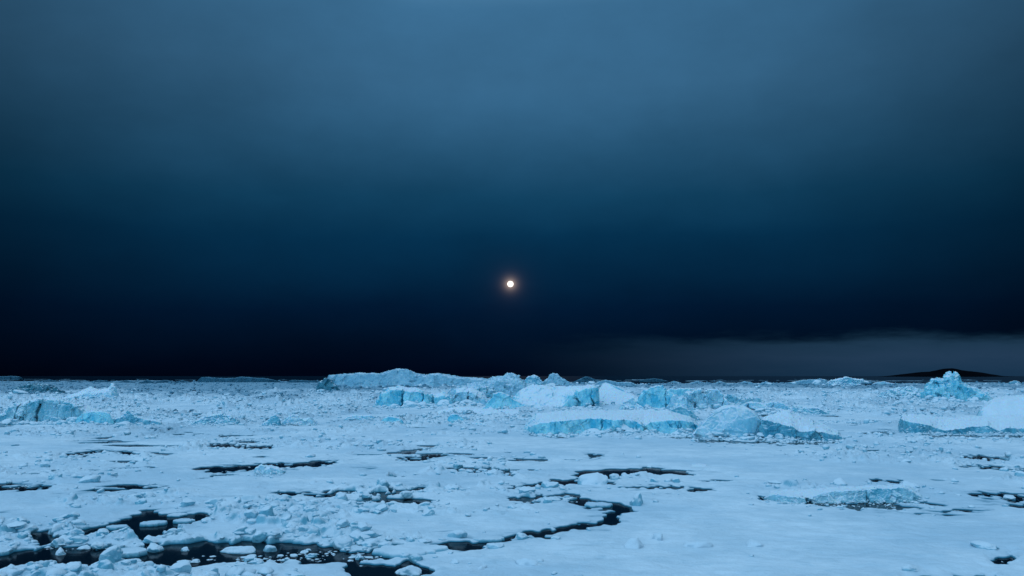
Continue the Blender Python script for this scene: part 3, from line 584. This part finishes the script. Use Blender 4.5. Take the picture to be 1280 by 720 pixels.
def scatter(n):
    q = rng.uniform(7, 255, n * 4) ; q = np.where(rng.random(n * 4) < .45, rng.uniform(6, 60, n * 4), q)
    s = rng.uniform(-.66, .66, n * 4); y = QF / q; x = s * y
    p = lookup(GR, x, y) ** 1.3; c = lookup(GC, x, y)
    keep = (rng.random(n * 4) < (p * .95 + .0006) * (1 - .72 * sstep(q, 70, 125))) & (c < .1) & ~in_berg(x, y)
    x, y, q = x[keep][:n], y[keep][:n], q[keep][:n]
    size = np.exp(np.minimum(rng.normal(-2.0, .72, len(x)), -.7)) * (.45 + (y / 150) ** .8) * (1 + .5 * sstep(q, 90, 150))
    return x, y, size
cx, cy, cs = scatter(34000)
climb = np.zeros(len(cx))
for X, yf, zf, amt in skirts:                       # tumbled ice at the foot of each iceberg
    w_px = (X[-1] - X[0]) / np.mean(yf) * F
    m = int(w_px * 5 * amt); i = rng.integers(0, len(X), m)
    sc_ = np.mean(yf) / 170
    x = X[i] + rng.normal(0, .3, m); off = np.abs(rng.normal(0, 1.6 * (1 + sc_ * .5), m)); y = yf[i] - off + .5
    climb = np.append(climb, np.maximum(0, .24 * zf[i] * (vn2(X[i] / (1.2 + 1.5 * sc_), X[i] * 0, 9) * 1.7 - .35) * (1 - off / 2) * rng.random(m)))
    cx = np.append(cx, x); cy = np.append(cy, y); cs = np.append(cs, np.exp(rng.normal(-1.5, .5, m)) * (.7 + sc_ * .9) * np.clip(zf[i] / 4, .35, 1.1))
cz = np.maximum(lookup(GH, cx, cy), 0) + climb
# chunks adrift in the open leads
fq = rng.uniform(60, 250, 24000); fs = rng.uniform(-.64, .64, 24000); fy = QF / fq; fx = fs * fy
ok = (lookup(GC, fx, fy) > .97) & (fbm2(fx * .25, fy * .2, 3, 300) > .68)
fx, fy = fx[ok], fy[ok]; fsz = np.exp(rng.normal(-2.1, .6, len(fx))) * (.7 + fy / 220)
afloat = np.concatenate([np.zeros(len(cx), bool), np.ones(len(fx), bool)])
cx = np.append(cx, fx); cy = np.append(cy, fy); cz = np.append(cz, fx * 0 - .02); cs = np.append(cs, fsz)
app = cs / cy * (np.abs(cx / cy) < .58) * (QF / cy < 248)
order = np.argsort(-app); bigs = order[:230]; rest = order[230:]
def merged(idx, name, mat, label=None):
    Vs, Fs, off = [], [], 0
    for i in idx:
        V, Fx = LOW[rng.integers(len(LOW))]
        a = rng.uniform(0, 6.28); ca, sa = math.cos(a), math.sin(a); fl = rng.uniform(.45, .95) if not afloat[i] else rng.uniform(.25, .5)
        v = V * cs[i]; v = np.stack([v[:, 0] * ca - v[:, 1] * sa, v[:, 0] * sa + v[:, 1] * ca, v[:, 2] * fl], 1)
        Vs.append(v + (cx[i], cy[i], cz[i] + cs[i] * fl * .15)); Fs.append(Fx + off); off += len(v)
    add(name, mesh_from(name, np.concatenate(Vs), np.concatenate(Fs), mat), kind='stuff')
isb = (lookup(dusky, cx, cy)[rest] > rng.uniform(.25, .75, len(rest))) & ~afloat[rest]
merged(rest[~isb], 'brash_ice', M_CHUNK); merged(rest[isb], 'dimmed_brash_ice', M_DIM)  # second batch is coloured dark for the dim distance
HI = [chunk_shape(500 + i, 4, smooth=.25) for i in range(16)]
HIM = [mesh_from('ice_chunk', V, Fx, M_CHUNK) for V, Fx in HI]; HIT = [mesh_from('ice_chunk', V, Fx, M_CHUNKT) for V, Fx in HI]
def zone(x, y, fl):
    s = x / y * F + 640; v = QF / y + HOR
    if fl:
        if s < 430: return 'small white ice chunk adrift in the dark lead at lower left', 'chunks adrift in the left lead'
        if s < 600: return 'small white ice chunk adrift in the black pool at the bottom edge', 'chunks adrift in the bottom pool'
        return 'small white ice chunk adrift in the dark lead beside the smooth snow floe', 'chunks adrift in the middle lead'
    if v < 500: return 'distant ice lump in the rough pack near the horizon', 'lumps in the far pack'
    if v < 556: return ('tumbled ice lump near the foot of the left icebergs', 'lumps by the left icebergs') if s < 420 else (('tumbled ice lump near the foot of the central icebergs', 'lumps by the central icebergs') if s < 1070 else ('tumbled ice lump near the foot of the right icebergs', 'lumps by the right icebergs'))
    if v < 640: return ('snowy ice lump in the rough pack below the left icebergs', 'lumps in the left pack') if s < 440 else (('snowy ice lump in the rough pack below the central icebergs', 'lumps in the middle pack') if s < 930 else ('snowy ice lump by the shaded pressure ridge on the right', 'lumps by the pressure ridge'))
    return ('snowy ice lump beside the lower left lead', 'lumps by the lower left lead') if s < 560 else ('snowy ice lump at the rim of the smooth foreground floe', 'lumps by the foreground floe')
for i in bigs:
    k = int(rng.integers(len(HI))); m = (HIT if rng.random() < .25 else HIM)[k]
    fl = rng.uniform(.45, .8) if not afloat[i] else rng.uniform(.3, .5)
    lab, grp = zone(cx[i], cy[i], afloat[i])
    add('ice_chunk', m, lab, 'ice chunk', grp, loc=(cx[i], cy[i], cz[i] + cs[i] * fl * .12), rot=(rng.uniform(-.2, .2), rng.uniform(-.2, .2), rng.uniform(0, 6.28)), sc=(cs[i], cs[i], cs[i] * fl))

# ------------------------------------------------------------------ floes and lumps one by one
def lump(px, py, wpx, hpx, label, k, mat=None, name='ice_chunk', cat='ice chunk', asp=.8, group=None, rz=None, sink=.0):
    x, y = ground(px, py); wm = wpx / F * y; hm = hpx / F * y
    V, Fx = chunk_shape(900 + k, 4, smooth=.45)
    V = V / np.abs(V[:, :2]).max(); V[:, 2] = V[:, 2] / V[:, 2].max()
    V[:, 2] = np.where(V[:, 2] < 0, V[:, 2] * .3, V[:, 2])
    V = V * (wm / 2, wm / 2 * asp, hm); V = V * (1 + ((fbm3(V, 3.5 / max(wm, .3), 4, k) - .5) * .5)[:, None])
    z = max(float(lookup(GH, np.array([x]), np.array([y]))[0]), 0)
    add(name, mesh_from(name, V, Fx, mat or M_CHUNK), label, cat, group, loc=(x, y + wm * .3 * asp, z - sink), rot=(0, 0, rz if rz is not None else k * 1.3))
def floe(px, py, wpx, dpx, label, k, h=.22, dome=.25):
    """flat drifting floe with an uneven outline"""
    x, y0 = ground(px, py + dpx / 2); _, y1 = ground(px, py - dpx / 2); y = (y0 + y1) / 2
    a = wpx / 2 / F * y; b = (y1 - y0) / 2
    nr, nc = 26, 120; r = np.linspace(0, 1, nr)[:, None]; t = np.linspace(0, 2 * math.pi, nc, endpoint=False)[None]
    rim = 1 + (vn2(np.cos(t) * 1.6 + 5, np.sin(t) * 1.6 + k * 9.1, k) - .5) * .55 + (vn2(np.cos(t) * 5 + 5, np.sin(t) * 5 + k * 3.1, k + 4) - .5) * .22
    X = r * rim * np.cos(t) * a; Y = r * rim * np.sin(t) * b
    Z = h + dome * h * (1 - r ** 2) * 2 * fbm2(X * .8 + k, Y * .8, 4, k) + (fbm2(X * 3 + k, Y * 3, 3, k) - .5) * .08
    Z = np.where(r > .93, Z * (1 - sstep(r, .93, 1.0)) - .25 * sstep(r, .93, 1.0), Z)
    i = np.arange(nr * nc).reshape(nr, nc); j = np.roll(i, -1, 1)
    Fq = np.stack([i[:-1], i[1:], j[1:], j[:-1]], -1).reshape(-1, 4)
    add('ice_floe', mesh_from('ice_floe', np.stack([X, Y, Z], -1).reshape(-1, 3), Fq, M_PACK), label, 'ice floe', loc=(x, y, 0))
floe(152, 694, 44, 8, 'flat snowy floe adrift mid-way along the lower left lead', 1, h=.3)
floe(186, 656, 28, 5, 'long white floe in the middle of the dark pool at left', 2)
floe(142, 661, 28, 4, 'flat white floe at the left tip of the dark pool', 3)
floe(216, 645, 22, 4, 'little white floe at the far side of the dark pool', 4, h=.15)
floe(226, 653, 24, 4, 'little white floe at the right side of the dark pool', 5, h=.2)
floe(748, 633, 32, 5, 'white floe adrift in the dark pool beside the smooth snow floe', 6)
floe(510, 691, 92, 17, 'broad triangular snow floe between the two lower leads', 7, h=.3)
floe(610, 676, 40, 5, 'thin flat floe stuck in the lead right of the triangular floe', 8)
lump(72, 694, 18, 8, 'white ice lump with a peaked top in the left end of the lower lead', 11)
lump(297, 692, 44, 7, 'broad snow-covered lump at the near edge of the lower left lead', 12)
lump(337, 690, 26, 8, 'rounded snow lump at the near edge, just right of the broad one', 13)
lump(230, 689, 12, 5, 'tiny white lump adrift left of the broad snow-covered lump', 14)
lump(465, 686, 36, 9, 'snow-covered ice pile in the lead above the triangular floe', 15)
lump(448, 700, 18, 7, 'small pale lump at the left tip of the bottom pool', 16)
lump(510, 719, 40, 9, 'rounded snow boulder at the bottom edge beside the black pool', 17)
lump(652, 676, 22, 7, 'cluster-like white lump at the lead edge of the smooth foreground floe', 18)
lump(192, 690, 26, 8, 'knobbly white lump beside the floe in the lower left lead', 19)
lump(792, 690, 24, 12, 'soft blue-shaded lump standing on the smooth foreground floe', 21, M_DRIFT, sink=.06, asp=1.5)
lump(823, 679, 14, 9, 'pointed snow lump on the smooth foreground floe, highest of the four', 22, M_DRIFT, sink=.06, asp=1.5)
lump(875, 690, 28, 7, 'wide bluish snow hummock on the smooth foreground floe', 23, M_DRIFT, sink=.06, asp=1.5)
lump(945, 688, 26, 7, 'low faint snow hummock on the foreground floe, rightmost of four', 24, M_DRIFT, sink=.06, asp=1.5)
lump(662, 713, 26, 8, 'bluish hummock near the bottom edge of the smooth floe', 25, M_DRIFT, sink=.06, asp=1.5)
lump(602, 716, 12, 5, 'tiny dark-edged lump at the bottom left of the smooth floe', 26, M_DRIFT, sink=.06, asp=1.5)
lump(798, 634, 24, 16, 'upright snow block at the corner where the lead meets the smooth floe', 27)
lump(1235, 690, 36, 8, 'snow lump with a dark hollow beneath it at lower right', 28)
lump(1140, 719, 22, 7, 'snow lump beside the dark crack in the bottom right corner', 29)
lump(110, 606, 34, 8, 'pale lump among the small cracks at left, below the grooved iceberg', 30)
lump(745, 608, 50, 14, 'broad snowy heap just behind the dark middle pool', 31)
